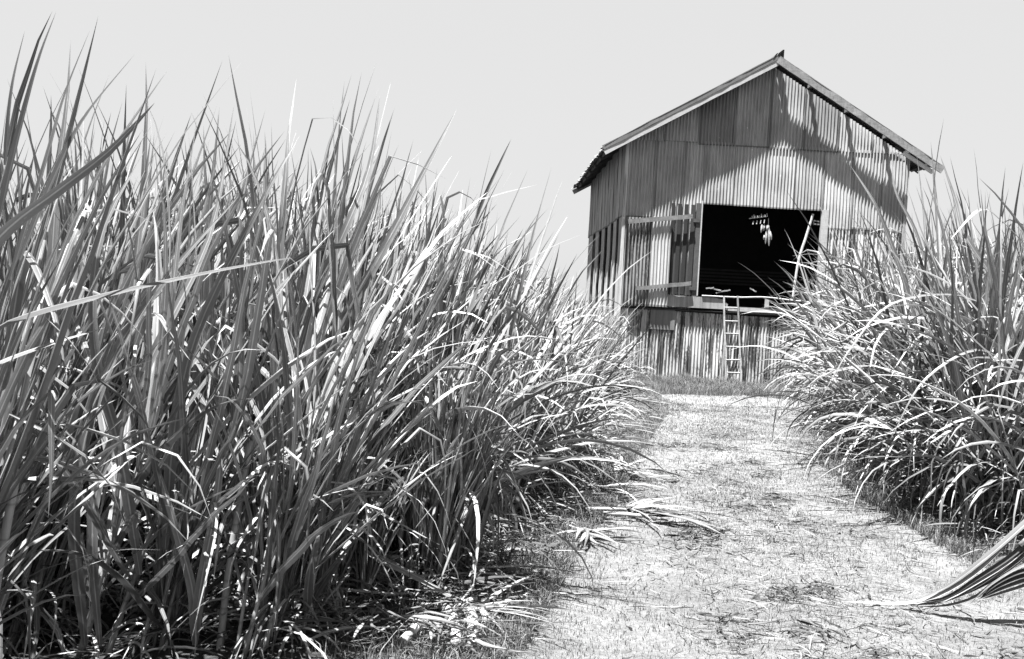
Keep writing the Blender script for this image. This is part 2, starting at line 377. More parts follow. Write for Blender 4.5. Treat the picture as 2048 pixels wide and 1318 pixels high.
# ridge cap with a curled end
rc = MB(); yy = np.r_[D-OV-0.04, D-OV+0.15, D+0.3, YB+0.3]
for sd in (-1, 1):
    v = []
    for k, y in enumerate(yy):
        lift = (0.16, 0.05, 0.0, 0.0)[k]*(1 if sd > 0 else 0.35); v += [[XC+sd*0.005, y, ZT+0.03+(0.03 if k == 0 else 0)], [XC+sd*0.07+0.02*(k == 0), y, ZT-0.01+lift*0.9], [XC+sd*0.17-0.05*sd*(k == 0), y, ZT-0.075+lift*(1.3 if sd > 0 else .3)]]
    f = []
    for k in range(3):
        for j in range(2): f.append([k*3+j, k*3+j+1, k*3+4+j, k*3+3+j])
    rc.add(v, f, 0.5)
bb(rc, 'ridge_cap', M_ROOF)
# barge boards
def rake(side, u0, u1, off_top, depth, yf, th):
    p = np.array([XC+side*u0, yf, ZT-SL*u0-off_top-depth/2]); q = np.array([XC+side*u1, yf, ZT-SL*u1-off_top-depth/2]); return p, q
mb = MB(); mb.beam(*rake(-1, 0.0, 3.80, 0.10, 0.12, D-OV, 0.03), 0.03, 0.11, 1.0, warp=0.002, n=14); bb(mb, 'barge_board', M_PALE)
mb = MB(); mb.beam(*rake(-1, 0.0, 3.84, -0.015, 0.10, D-OV-0.015, 0.03), 0.02, 0.10, 0.75, warp=0.0025, n=18); bb(mb, 'roof_edge_strip', M_ROOF)
mb = MB(); mb.beam(*rake(1, 0.0, 3.90, -0.03, 0.22, D-OV-0.01, 0.03), 0.035, 0.17, 1.25, warp=0.0025, n=24); bb(mb, 'barge_board', M_WOOD)
mb = MB(); mb.beam(*rake(1, 3.0, 3.7, 0.2, 0.1, D-OV+0.06, 0.03), 0.04, 0.09, 1.6, n=2); bb(mb, 'trim_board', M_PALE)
for x in (6.95, 7.83, 8.75, 9.30):
    mb = MB(); z = roofz(x)-0.075; mb.beam((x, D+0.1, z), (x, D-OV+0.02, z), 0.08, 0.08, 1.0); bb(mb, 'purlin', M_WOOD)
for x in (3.0, 3.9, 5.0, 6.0):
    mb = MB(); z = roofz(x)-0.075; mb.beam((x, D+0.1, z), (x, D-OV+0.02, z), 0.08, 0.08, 0.6); bb(mb, 'purlin', M_WOOD)
for sd, xw in ((-1, XL), (1, XR)):
    for y in np.arange(D+0.12, YB, 1.35):
        mb = MB(); x1 = XC+sd*3.72; x0 = xw-sd*0.3
        mb.beam((x0, y, roofz(x0)-0.09), (x1, y, roofz(x1)-0.09), 0.06, 0.12, 0.5); bb(mb, 'rafter', M_WOOD)
    mb = MB(); x1 = XC+sd*3.66; mb.beam((x1, D-OV+0.05, roofz(x1)-0.06), (x1, YB+0.25, roofz(x1)-0.06), 0.05, 0.07, 0.6); bb(mb, 'eave_batten', M_WOOD)
mb = MB(); mb.beam((XC, YB+0.3, ZT-0.12), (XC-3.8, YB+0.3, ZT-SL*3.8-0.12), 0.03, 0.14, 1.0, n=2); bb(mb, 'barge_board', M_PALE)
# corner posts, jambs, sill beams
mb = MB(); mb.box(XL-0.022, XL+0.05, D-0.03, D+0.05, -0.1, 5.38, 1.25); bb(mb, 'corner_strip', M_METAL)
mb = MB(); mb.box(XR-0.05, XR+0.022, D-0.03, D+0.05, -0.1, 5.38, 1.0); bb(mb, 'corner_strip', M_METAL)
mb = MB(); mb.box(OX0-0.14, OX0-0.03, D-0.05, D+0.10, 1.92, OZ1, 1.6); bb(mb, 'door_post', M_DARK)
mb = MB(); mb.box(OX0-0.028, OX0, D-0.05, D+0.02, 1.94, OZ1+0.06, 1.1); bb(mb, 'door_jamb', M_PALE)
mb = MB(); mb.box(OX1, OX1+0.15, D-0.045, D+0.08, 1.72, OZ1, 1.0); bb(mb, 'door_jamb', M_PALE)
mb = MB()
v0 = np.array([(3.55, 1.66), (5.36, 1.66), (5.36, 1.78), (5.24, 1.885), (5.02, 1.915), (3.55, 1.925)])
n_ = len(v0); v = [[x, D-0.075, z] for x, z in v0]+[[x, D-0.03, z] for x, z in v0]
mb.add(v, [[0, 1, 2, 3], [0, 3, 4, 5], [n_, n_+3, n_+2, n_+1], [n_, n_+5, n_+4, n_+3]]+[[k, n_+k, n_+(k+1) % n_, (k+1) % n_] for k in range(n_)], 0.75)
bb(mb, 'sill_board', M_METAL)
mb = MB(); mb.box(5.37, XR, D-0.06, D+0.02, 1.63, 1.735, 0.95); bb(mb, 'sill_beam', M_PALE)
mb = MB(); mb.box(3.3, XR, D-0.03, D+0.12, 1.575, 1.60, 1.0); bb(mb, 'floor_edge', M_DARK)
mb = MB(); mb.tube(spline([(4.75, D-0.09, 1.945), (5.6, D-0.09, 1.95), (6.2, D-0.1, 1.985), (6.9, D-0.12, 1.94), (7.5, D-0.1, 1.92)], 12), 0.018, 1.1); bb(mb, 'sill_rail', M_PALE)
mb = MB(); mb.box(6.24, 6.32, D-0.04, D+0.04, 1.737, 1.94, 0.9); bb(mb, 'sill_block', M_PALE)
# flat patch on the lower wall
mb = MB(); mb.box(3.6, 4.17, D-0.012, D-0.004, 1.12, 1.57, 0.42); bb(mb, 'patch_sheet', M_METAL)
# vertical slats beside the opening
for k, (x, wd) in enumerate(((3.985, 0.075), (4.135, 0.085), (4.285, 0.085), (4.445, 0.10))):
    mb = MB(); mb.box(x-wd/2, x+wd/2, D-0.055, D-0.022, 1.95, 4.03-0.004*k, 0.25 if k < 3 else 0.6); bb(mb, 'slat', M_DARK)
mb = MB(); mb.box(3.93, 4.44, D-0.021, D-0.0185, 1.94, 3.70, 0.16); bb(mb, 'backing_sheet', M_METAL)

# loft door, folded back against the wall
door = empty('door', (0, 0, 0)); door.parent = barn; door.location = bl_
dm = MB(); corr(dm, 2.93, 3.52, 1.66, 3.66, D-0.10, tones=(0.42, 0.43), sheet=1, nz=4, amp=0.027)
o = dm.build('rusty_sheet', M_RUST, door, True); o['label'] = 'dark rusty half of the door'
dm = MB(); corr(dm, 3.50, 3.955, 1.66, 3.70, D-0.11, tones=(1.1, 1.12), sheet=1, nz=4, amp=0.015); dm.build('sheet', M_METAL, door, True)
def wz(px, py): p = at(px, py, D); return (p.x, D-0.155, p.z)
dm = MB(); dm.beam(wz(1255, 444), wz(1383, 434), 0.035, 0.10, 0.95, warp=0.003, n=8); dm.build('batten', M_WOOD, door)
dm = MB(); dm.beam(wz(1270, 577), wz(1380, 567), 0.035, 0.09, 0.95, warp=0.003, n=8); dm.build('batten', M_WOOD, door)
for z in (3.66, 2.1):
    dm = MB(); dm.box(4.46, 4.60, D-0.075, D-0.052, z-0.04, z+0.04, 1.5); dm.build('hinge', M_DARK, door)

# things in the loft
def standalone(mb, name, mat, label, cat, group=None, smooth=False):
    """one mesh, its origin at its base"""
    V_ = np.concatenate(mb.v); c = np.array([V_[:, 0].mean(), V_[:, 1].mean(), V_[:, 2].min()])
    mb.v = [a-c for a in mb.v]
    o = mb.build(name, mat, None, smooth); o.location = c; return tag(o, label, cat, group)
mb = MB(); mb.tube(spline([at(1626, 428, D+0.03), at(1612, 474, D+0.02), at(1597, 522, D-0.02), at(1585, 600, D-0.06)], 10), 0.03, 1.0, 7)
standalone(mb, 'pole', M_PALE, 'pale wooden pole leaning inside the right side of the loft opening', 'pole')
mb = MB()
mb.beam(at(1628, 441, D+0.05), at(1641, 444, D+0.05), 0.02, 0.03, 1.0); mb.beam(at(1627, 448, D+0.05), at(1640, 449, D+0.05), 0.02, 0.03, 1.0); mb.beam(at(1627, 440, D+0.05), at(1627, 450, D+0.05), 0.02, 0.03, 1.0)
bb(mb, 'latch_bracket', M_WOOD)
hb = MB(); a_, b_ = at(1498, 437, D+0.06), at(1535, 433, D+0.04)
hb.tube([a_, (a_+b_)/2, b_], 0.011, 1.0)
for k in range(9):
    p = a_.lerp(b_, 0.15+k*0.1); hb.tube([p+Vector((0, -0.01, 0.03+0.05*rng.random())), p+Vector((0.01, -0.015, 0))], 0.010, 1.0, 5)
    if k % 2: hb.tube([p+Vector((0, 0, -0.07)), p+Vector((-0.01, -0.01, -0.15))], 0.014, 1.0, 5)
t = standalone(hb, 'rack', M_PALE, 'short toothed wooden rack hanging near the top of the loft opening', 'rack')
hb = MB()
for (x0, y0, x1, y1, wd) in ((1524, 449, 1522, 466, .05), (1529, 449, 1527, 462, .04), (1537, 450, 1533, 462, .07), (1529, 470, 1527, 480, .04), (1533, 463, 1531, 488, .05), (1538, 455, 1538, 492, .055), (1540, 462, 1543, 480, .05)):
    p, q_ = at(x0, y0, D+0.05), at(x1, y1, D+0.04); hb.blade(spline([p, (p+q_)/2+Vector((0, -0.02, 0)), q_], 6), wd, 0.9+0.4*rng.random(), side0=np.array([1.0, 0.2, 0]), point=False)
hb.tube([at(1537, 436, D+0.05), at(1537, 452, D+0.05)], 0.006, 0.3)
standalone(hb, 'dried_husks', M_DRY, 'bunch of pale dried husks hanging in the dark loft opening', 'dried husks')
for k, (x0, y0, x1, y1) in enumerate(((1412, 577, 1428, 575), (1425, 577, 1442, 581), (1431, 586, 1460, 580), (1500, 577, 1512, 583))):
    mb = MB(); p, q_ = at(x0, y0, D+0.12), at(x1, y1, D+0.08)
    mb.beam(p, q_, 0.035, 0.03, 0.6, warp=0.005, n=5)
    standalone(mb, 'wood_scrap', M_PALE, ['thin splinter of pale wood at the left end of the loft sill', 'short pale wood piece lying between two others on the loft sill', 'longest pale wood offcut lying tilted on the loft sill', 'small dim wood scrap lying alone near the middle of the loft sill'][k], 'wood scrap', 'wood scraps on the loft sill')
# ladder
ld = empty('ladder', (5.6, D-0.45, -0.08)); tag(ld, 'narrow pale wooden ladder leaning on the barn below the loft opening', 'ladder')
def lp(px, py, t): return np.array(at(px, py, D-0.42+0.32*t)) - np.array([5.6, D-0.45, -0.08])
mb = MB(); mb.beam(lp(1451.5, 770, 0), lp(1447.5, 592, 1), 0.035, 0.04, 1.7, up=(0, 1, 0), warp=0.002, n=6); mb.build('rail', M_WOOD, ld)
mb = MB(); mb.beam(lp(1482, 773, 0), lp(1478, 660, .6), 0.035, 0.04, 1.6, up=(0, 1, 0), n=2); mb.beam(lp(1478, 662, .6), lp(1475, 592, 1), 0.035, 0.04, 0.9, up=(0, 1, 0), n=2); mb.build('rail', M_WOOD, ld)
for yl, yr in ((615, 616), (642, 643), (667, 668), (693, 694), (720, 720), (745, 746)):
    t = (770-yl)/178; xl = 1451.5-4*t; xr = 1482-7*t
    mb = MB(); mb.tube([lp(xl-1, yl, t), lp(xr+1, yr, t)], 0.018, 1.9); mb.build('rung', M_WOOD, ld)

# ------------------------------------------------------------------ sugar cane
def stalk(mb, P0, d, h, r, tone, n=8):
    t = np.linspace(0, 1, n+1); d = np.array(d)/np.linalg.norm(d)
    P = P0 + np.outer(t*h, d) + np.outer(t**2*h*0.06, [1, 0, 0]); mb.tube(P, r*(1-0.75*t), tone, 5); return P

def clump(kind, seed, nseg=10):
    """kind: 'up' stiff spears leaning with the wind to +x, 'arch' leaves bending over to +x"""
    g = np.random.default_rng(seed); st, fo, dr = MB(), MB(), MB()
    shoots = g.integers(5, 8)
    for s_ in range(shoots):
        a = g.uniform(0, 2*PI); r = g.uniform(0.02, 0.26); r *= 0.55 if kind == 'base' else 1; P0 = np.array([r*math.cos(a), r*math.sin(a), -0.05])
        h = g.uniform(0.75, 1.35) if kind == 'up' else g.uniform(0.7, 1.25)
        if kind == 'base': h = g.uniform(0.2, 0.55)
        lean = np.array([0.14+g.normal(0, 0.12), g.normal(0, 0.12), 1.0])
        P = stalk(st, P0, lean, h, g.uniform(0.010, 0.016), g.uniform(0.4, 1.0))
        nl = g.integers(9, 14) if kind == 'up' else g.integers(8, 12); az0 = g.uniform(0, 2*PI)
        if kind == 'base': nl = int(g.integers(6, 9))
        for k in range(nl):
            u = (k+0.5)/nl; base = P[min(8, int(2+u*6.4))]
            az = az0 + (k % 2)*PI + g.normal(0, 0.5)
            wlo, whi = (0.016, 0.046) if kind != 'base' else (0.026, 0.052)
            if kind == 'base':
                sp = 0.05+abs(g.normal(0, 0.16)); d = np.array([math.cos(az)*sp+0.06, math.sin(az)*sp, 1.0]); L = g.uniform(1.3, 2.15)
                drp = abs(g.normal(0.15, 0.3)); p = 2.5; kink = (g.uniform(0.4, 0.85), g.uniform(1.0, 2.4)) if g.random() < 0.2 else None
            elif kind == 'up':
                sp = (1-u)*0.62+0.10+abs(g.normal(0, 0.10)); d = np.array([math.cos(az)*sp+0.20+0.1*g.normal(), math.sin(az)*sp, 1.0])
                L = g.uniform(0.95, 1.6)*(0.75+0.3*u); drp = abs(g.normal((1-u)*0.75+0.05, 0.28)); kink = None
                if g.random() < 0.17: kink = (g.uniform(0.45, 0.8), g.uniform(0.9, 2.0))
                p = 2.2
            if kind == 'arch':
                sp = (1-u)*0.7+0.25+abs(g.normal(0, 0.15)); az = g.normal(0, 1.1) if g.random() < 0.6 else az
                d = np.array([math.cos(az)*sp+0.25, math.sin(az)*sp, 1.0]); L = g.uniform(0.9, 1.55)
                drp = abs(g.normal(1.9-1.1*u, 0.6)); kink = None; p = 1.5
                if g.random() < 0.15: kink = (g.uniform(0.4, 0.7), g.uniform(0.5, 1.2)); drp *= 0.5
            path = arc(base, d, L, drp, p, kink, g.normal(0, 0.25), nseg)
            tn = min(1.9, math.exp(g.normal(0.0, 0.48))); tt_ = np.linspace(0, 1, len(path))
            tip = g.uniform(0, 1.6) if g.random() < 0.5 else 0
            path = path + np.cumsum(g.normal(0, 0.004, path.shape), 0)
            fo.blade(path, g.uniform(wlo, whi), np.repeat(tn*(1+tip*tt_**5), 3), twist=g.normal(0, 1.0), fold=g.uniform(0.2, 0.8))
        for k in range(g.integers(6, 11)):                       # dead lower leaves
            base = P[g.integers(0, 7)]; az = g.uniform(0, 2*PI)
            d = [math.cos(az)*0.8, math.sin(az)*0.8, g.uniform(0.2, 0.9)]
            dr.blade(arc(base, d, g.uniform(0.35, 1.0), g.uniform(1.4, 3.4), 0.9, None, g.normal(0, 0.8), 7), g.uniform(0.01, 0.032), g.uniform(0.12, 1.25), twist=g.normal(0, 1.6))
    return st, fo, dr
NT = 12
TEMP = {}
for kind in ('up', 'arch', 'base'):
    TEMP[kind] = []
    for s_ in range(NT):
        st, fo, dr = clump(kind, 100+s_+{'up': 0, 'arch': 50, 'base': 90}[kind])
        TEMP[kind].append((st.mesh('stalks', M_STALK, True), fo.mesh('leaves', M_LEAF, True), dr.mesh('dead_leaves', M_DRY, True), (st, fo, dr)))

places = []
def try_place(x, y, side):
    if y < 2.0: return
    if XL-0.35 < x < XR+0.35 and y > D-0.5: return
    left = side == 'L'
    e = edgeL(y) if left else edgeR(y); inside = (e-x) if left else (x-e)
    if inside < ((0.42 if y < 7.0 else 0.25 if y < 9.5 else 0.4) if left else 0.15): return
    px = 1024 + FPX*(x - y*math.tan(YAW))/y
    if px < -170 - 350/y or px > 2190+350/y: return
    if left and y < 4.3 and x > -1.75: return
    if left and y < 3.4: return
    if not left and y < 6.6: return
    if x < XL and x > XL-0.9 and y > D-0.6: return
    places.append((x, y, side, inside))
g = np.random.default_rng(3)
yy_ = 3.0
while yy_ < 31:
    sp = 0.50 if yy_ < 12 else 0.6
    for x in np.arange(-17, 3.6, sp): try_place(x+g.normal(0, 0.12), yy_+g.normal(0, 0.12), 'L')
    for x in np.arange(3.6, 17, sp): try_place(x+g.normal(0, 0.12), yy_+g.normal(0, 0.12), 'R')
    yy_ += sp
g = np.random.default_rng(9)                                # young low shoots that fill the foot of the field
for _ in range(60):
    y = g.uniform(4.4, 10.5); places.append((float(edgeL(y))-g.uniform(0.3, 1.7 if y > 5.5 else 2.4), y, 'L', 0.61803))
for _ in range(22):
    y = g.uniform(7.2, 14); places.append((float(edgeR(y))+g.uniform(0.2, 1.0), y, 'R', 0.61803))
for _ in range(34):
    y = g.uniform(4.6, 7.6); places.append((float(edgeL(y))-g.uniform(0.12, 0.8), y, 'L', 0.61803))
# deep interior of the fields is hidden: keep what the camera can see over the front rows
places = [p for p in places if (p[3] < 4.5 if p[2] == 'L' else p[3] < 4.2) or p[1] < 6.5]
places.sort(key=lambda p: math.hypot(p[0], p[1]) + 0.35*min(p[3], 4))
print('clumps', len(places), sum(1 for p in places if p[2] == 'L'))
LAB = {'LE': ('green cane clump in the front rows edging the field left of the path', 'sugar cane clumps edging the left side of the path'),
       'LI': ('green cane clump with upright spear leaves inside the field left of the path', 'upright sugar cane clumps inside the left field'),
       'RE': ('green cane clump in the front rows edging the field right of the path', 'sugar cane clumps edging the right side of the path'),
       'RI': ('sugar cane clump with tall leaves inside the field right of the path', 'sugar cane clumps inside the right field')}
def params(p, k):
    x, y, side, ins = p; g = np.random.default_rng(1000+k)
    edge = ins < (0.75 if side == 'L' else 1.5)
    kind = 'arch' if (edge and g.random() < (0.42 if side == 'L' else 0.5)) or (side == 'R' and g.random() < 0.25) else 'up'
    if side == 'L': rz = g.normal(-0.1, 0.9 if kind == 'arch' else 0.45); sc = g.uniform(0.92, 1.12)*np.interp(y, [3, 5, 7, 11, 16], [0.98, 1.10, 1.19, 1.08, 0.97])*(0.82 if ins < 0.5 else 1.0)
    else: rz = PI + g.normal(0.35, 0.8 if y < 12 else 1.2); sc = g.uniform(1.12, 1.38)*(0.88 if ins < 0.6 else 1.0)
    if side == 'L': sc *= 1-(1-float(np.interp(ins, [0.3, 1.2, 2.6], [0.55, 0.76, 1.0])))*float(np.interp(y, [6, 9, 12], [0.1, 0.6, 1.0]))
    if side == 'R' and y > 12: sc *= 1.12
    if side == 'L' and kind == 'up' and g.random() < np.interp(y, [6, 9, 12], [0.72, 0.5, 0.15]): kind = 'base'
    if ins == 0.61803: kind = 'base'; sc = g.uniform(0.42, 0.72)
    tilt = (g.normal(0, 0.06), (g.uniform(-0.02, 0.12) if y < 6 or kind == 'base' else g.uniform(0.02, 0.14 if ins < 0.9 else 0.27)) if side == 'L' else g.normal(0.09, 0.1))
    return kind, int(g.integers(0, NT)), rz, sc, edge, tilt
stuff = {'leaves': MB(), 'stalks': MB(), 'dead_leaves': MB()}
for k, p in enumerate(places):
    kind, ti, rz, sc, edge, tilt = params(p, k); x, y, side, ins = p; z = float(gz(x, y))
    T = TEMP[kind][ti]
    if k < 293:
        e = empty('sugar_cane_clump', (x, y, z), rz); e.rotation_euler = (tilt[0], tilt[1], rz); e.scale = (sc,)*3
        lb, gr = LAB[side+('E' if edge else 'I')]; tag(e, lb, 'sugar cane', gr)
        for me, nm in zip(T[:3], ('stalks', 'leaves', 'dead_leaves')):
            o = bpy.data.objects.new(nm, me); COL.objects.link(o); o.parent = e
    else:
        R = np.array(Matrix.Rotation(rz, 3, 'Z') @ Matrix.Rotation(tilt[1], 3, 'Y') @ Matrix.Rotation(tilt[0], 3, 'X'))*sc
        for mb, nm in zip(T[3], ('stalks', 'leaves', 'dead_leaves')):
            dst = stuff[nm]
            for v, u in zip(mb.v, mb.uv): pass
            off = dst.n
            dst.v.append(np.concatenate(mb.v)@R.T+np.array([x, y, z])); dst.t.append(np.concatenate(mb.t)); dst.uv.append(np.concatenate(mb.uv)); dst.n += mb.n
            for f in mb.f: dst.f.append(f+off)
field = empty('sugar_cane_field', (0, 16, 0)); tag(field, 'far mass of sugar cane filling the fields on both sides towards the barn', 'sugar cane', kind='stuff')
for nm, mt in (('leaves', M_LEAF), ('stalks', M_STALK), ('dead_leaves', M_DRY)):
    if stuff[nm].n:
        mb = stuff[nm]; mb.v = [a-np.array([0, 16, 0]) for a in mb.v]
        tag(mb.build(nm, mt, field, True), kind='stuff')

# ---- single plants whose long leaves stand out in the photograph
def hero(base, label, leaves, group=None):
    e = empty('sugar_cane_plant', base); tag(e, label, 'sugar cane', group)
    b0 = np.array(base, float); st = MB(); g = np.random.default_rng(int(abs(base[0]*100))+5)
    st.tube(spline([(0, 0, -0.05), (0.04, 0.0, 0.5), (0.1, 0.02, 1.0)], 6), 0.017, 0.9); st.build('stalk', M_STALK, e, True)
    for pts, wd, tone, mt, sd in leaves:
        P = spline([np.array(at(px, py, Y))-b0 for px, py, Y in pts], 16)
        mb = MB(); mb.blade(P, wd, tone, side0=None if sd is None else np.array(sd, float), twist=0.3, fold=0.3); mb.build('leaf', mt, e, True)
    return e
hero((-1.75, 3.5, 0), 'nearest cane plant at the left edge with one long leaf stretched almost level',
     [([(-60, 700, 3.2), (18, 640, 3.1), (200, 588, 3.1), (400, 545, 3.15), (520, 524, 3.2), (586, 516, 3.25), (612, 545, 3.25)], 0.055, 0.45, M_LEAF, (0, 1, 0.6)),
      ([(-80, 560, 3.1), (18, 455, 3.0), (110, 385, 3.0), (220, 300, 3.05), (310, 205, 3.1)], 0.042, 0.8, M_LEAF, (0.5, 1, -0.5)),
      ([(-40, 740, 3.3), (30, 710, 3.3), (120, 680, 3.3), (210, 655, 3.35)], 0.035, 1.1, M_LEAF, (0, 1, 0.7)),
      ([(0, 430, 3.2), (35, 280, 3.2), (75, 130, 3.2), (113, 22, 3.3)], 0.036, 0.22, M_LEAF, (1, -0.5, 0)),
      ([(10, 330, 3.6), (24, 180, 3.6), (50, 60, 3.7)], 0.025, 0.25, M_LEAF, (1, -0.5, 0)),
      ([(40, 520, 3.3), (110, 350, 3.3), (170, 235, 3.3), (270, 108, 3.4)], 0.034, 0.3, M_LEAF, (1, -0.5, 0)),
      ([(20, 560, 3.5), (90, 330, 3.5), (130, 190, 3.6), (180, 60, 3.7)], 0.03, 0.3, M_LEAF, (1, -0.5, 0))])
hero((-1.15, 4.4, 0), 'cane plant near the left corner with tall crossing blades and a snapped pale leaf',
     [([(330, 1100, 4.4), (350, 850, 4.3), (400, 650, 4.25), (520, 410, 4.2), (600, 270, 4.3)], 0.05, 1.0, M_LEAF, (1, 0.3, 0)),
      ([(280, 1150, 4.4), (240, 900, 4.2), (190, 700, 4.1), (200, 480, 4.1), (290, 300, 4.2)], 0.05, 1.2, M_LEAF, (1, 0.3, 0)),
      ([(170, 1290, 4.2), (150, 1000, 4.0), (215, 740, 4.0), (330, 560, 4.0), (480, 390, 4.1)], 0.05, 0.9, M_LEAF, (1, 0.3, 0)),
      ([(270, 690, 4.1), (290, 635, 4.1), (320, 628, 4.1), (350, 680, 4.05), (385, 725, 4.0)], 0.05, 1.0, M_DRY, (0.5, 1, 0)),
      ([(200, 1290, 4.3), (185, 1100, 4.2), (200, 950, 4.2), (310, 700, 4.2), (420, 470, 4.3), (470, 200, 4.4)], 0.045, 1.1, M_LEAF, (1, 0.3, 0)),
      ([(390, 1290, 4.4), (385, 1180, 4.3), (350, 1050, 4.2), (320, 950, 4.2), (295, 880, 4.2)], 0.045, 1.6, M_LEAF, (1, 0.2, 0)),
      ([(390, 1290, 4.4), (400, 1180, 4.3), (430, 1020, 4.25), (440, 915, 4.2), (410, 925, 4.2), (370, 1020, 4.2)], 0.045, 1.2, M_LEAF, (1, 0.2, 0))])
hero((-0.75, 5.2, 0), 'cane plant left of the path with broad leaves arching low over the turf',
     [([(560, 960, 5.2), (640, 842, 5.2), (720, 812, 5.1), (820, 801, 5.0), (853, 816, 5.0), (888, 880, 4.95)], 0.05, 1.3, M_LEAF, (0, 1, 0.4)),
      ([(560, 1040, 5.1), (620, 950, 5.05), (680, 917, 5.0), (730, 913, 5.0), (795, 925, 4.95)], 0.055, 1.5, M_LEAF, (0, 1, 0.6)),
      ([(560, 1010, 5.1), (620, 970, 5.05), (690, 985, 5.0), (790, 1040, 4.9), (880, 1090, 4.85)], 0.045, 1.3, M_LEAF, (0, 1, 0.4)),
      ([(575, 1190, 5.1), (600, 1130, 5.0), (680, 1060, 5.0), (735, 1005, 5.0)], 0.045, 1.5, M_LEAF, (0.5, 1, 0.3)),
      ([(730, 1100, 5.0), (830, 1150, 4.95), (900, 1190, 4.9), (950, 1212, 4.85)], 0.055, 1.0, M_LEAF, (0, 1, 0.6)),
      ([(540, 760, 5.2), (620, 600, 5.2), (690, 460, 5.2), (740, 330, 5.3), (760, 190, 5.4)], 0.05, 1.0, M_LEAF, (1, 0.3, 0)),
      ([(600, 840, 5.3), (640, 720, 5.3), (750, 530, 5.3), (850, 340, 5.4), (914, 218, 5.5)], 0.055, 0.9, M_LEAF, (1, 0.3, 0)),
      ([(545, 700, 5.2), (560, 500, 5.2), (572, 340, 5.3), (578, 238, 5.4)], 0.045, 0.7, M_LEAF, (1, 0.3, 0))])
hero((0.05, 7.4, 0), 'cane plant left of the path with a pale folded leaf hanging straight down',
     [([(880, 780, 7.2), (935, 712, 7.1), (1000, 698, 7.0), (1060, 712, 6.9), (1110, 770, 6.8)], 0.05, 1.5, M_LEAF, (0, 1, 0.5)),
      ([(940, 815, 6.8), (958, 812, 6.8), (972, 850, 6.75), (980, 900, 6.7), (984, 965, 6.7)], 0.06, 1.1, M_DRY, (1, 0.2, 0)),
      ([(760, 900, 7.1), (860, 860, 7.0), (960, 790, 6.9), (1060, 700, 6.8)], 0.045, 1.0, M_LEAF, (0, 1, 0.5)),
      ([(870, 560, 7.4), (930, 420, 7.4), (990, 390, 7.4), (1076, 369, 7.4)], 0.05, 1.2, M_LEAF, (0, 1, 0.6)),
      ([(940, 470, 7.6), (970, 390, 7.6), (1000, 325, 7.6), (1023, 277, 7.6)], 0.03, 0.8, M_LEAF, (1, 0.3, 0)),
      ([(850, 640, 7.2), (1000, 560, 7.1), (1090, 500, 7.1), (1160, 470, 7.1)], 0.035, 1.2, M_LEAF, (0, 1, 0.5))])
hero((5.3, 8.6, 0), 'cane plant right of the path with spears standing against the barn wall',
     [([(1830, 640, 8.6), (1800, 540, 8.6), (1770, 455, 8.6), (1745, 400, 8.6), (1700, 330, 8.7)], 0.05, 0.9, M_LEAF, (1, 0.3, 0)),
      ([(1860, 560, 8.8), (1830, 460, 8.8), (1790, 380, 8.8), (1784, 300, 8.9)], 0.035, 1.0, M_LEAF, (1, 0.3, 0)),
      ([(1990, 560, 8.2), (1930, 470, 8.2), (1910, 400, 8.3), (1880, 310, 8.4)], 0.05, 1.0, M_LEAF, (1, 0.3, 0)),
      ([(2000, 620, 8.0), (1900, 590, 7.9), (1780, 610, 7.8), (1700, 700, 7.7), (1640, 800, 7.6)], 0.03, 0.7, M_LEAF, (0, 1, 0.5)),
      ([(2040, 760, 7.6), (1960, 700, 7.5), (1850, 760, 7.4), (1780, 880, 7.3)], 0.03, 0.7, M_LEAF, (0, 1, 0.5)),
      ([(2060, 500, 7.8), (2000, 440, 7.8), (1960, 420, 7.7), (1900, 480, 7.6)], 0.045, 1.1, M_LEAF, (0, 1, 0.5))])

# ------------------------------------------------------------------ loose leaves, cut tops, stalks on the ground
def gp(px, py, h=0.0):
    d = ray(px, py); t = -(EYE-h)/d.z; p = Vector((d.x*t, d.y*t, h)); return np.array([p.x, p.y, float(gz(p.x, p.y))+h])
def frond(px, py, label, seed, spread, az, n=10, L=(0.45, 0.8), tone=(0.5, 1.3)):
    g = np.random.default_rng(seed); c = gp(px, py, 0.02); e = empty('cut_cane_top', c); tag(e, label, 'cut cane top', 'cut cane tops lying beside the path')
    mb = MB()
    for k in range(n):
        a = az + g.uniform(-spread, spread); P = arc([0, 0, 0.02+0.05*g.random()], [math.cos(a), math.sin(a), g.uniform(0.02, 0.35)], g.uniform(*L), g.uniform(0.25, 0.8), 1.0, None, g.normal(0, 0.4), 9)
        P[:, 2] = np.maximum(P[:, 2], 0.012); mb.blade(P, g.uniform(0.02, 0.04), g.uniform(*tone), twist=g.normal(0, 0.8))
    mb.build('leaves', M_DRY, e, True)
    mb = MB(); P = np.array([[0, 0, 0.03], [-0.15*math.cos(az), -0.15*math.sin(az), 0.03], [-0.34*math.cos(az), -0.34*math.sin(az), 0.02]]); mb.tube(P, 0.016, 1.0); mb.build('stem', M_STALK, e, True)
frond(1252, 1035, 'cut cane top with its spread dry leaves fanned furthest out over the path edge', 11, 1.2, 0.0, 16, (0.4, 0.75))
frond(1295, 1048, 'cut cane top of dark narrow leaves pointing into the path', 12, 0.28, -0.25, 12, (0.5, 0.8), (0.12, 0.5))
frond(1195, 1000, 'pale cut cane top lying against the foot of the left field', 13, 1.6, 0.6, 14)
frond(1170, 1075, 'small flattened cut cane top with short pale leaves below the others', 14, 1.3, -0.9, 14, (0.2, 0.5))
frond(1230, 960, 'cut cane top with pale stems at the back of the row of cut tops', 15, 1.0, 0.5, 14)
frond(960, 1245, 'cut cane top with broad pale leaves in the near corner of the left field', 16, 1.4, -0.2, 14, (0.3, 0.6))
g = np.random.default_rng(21)
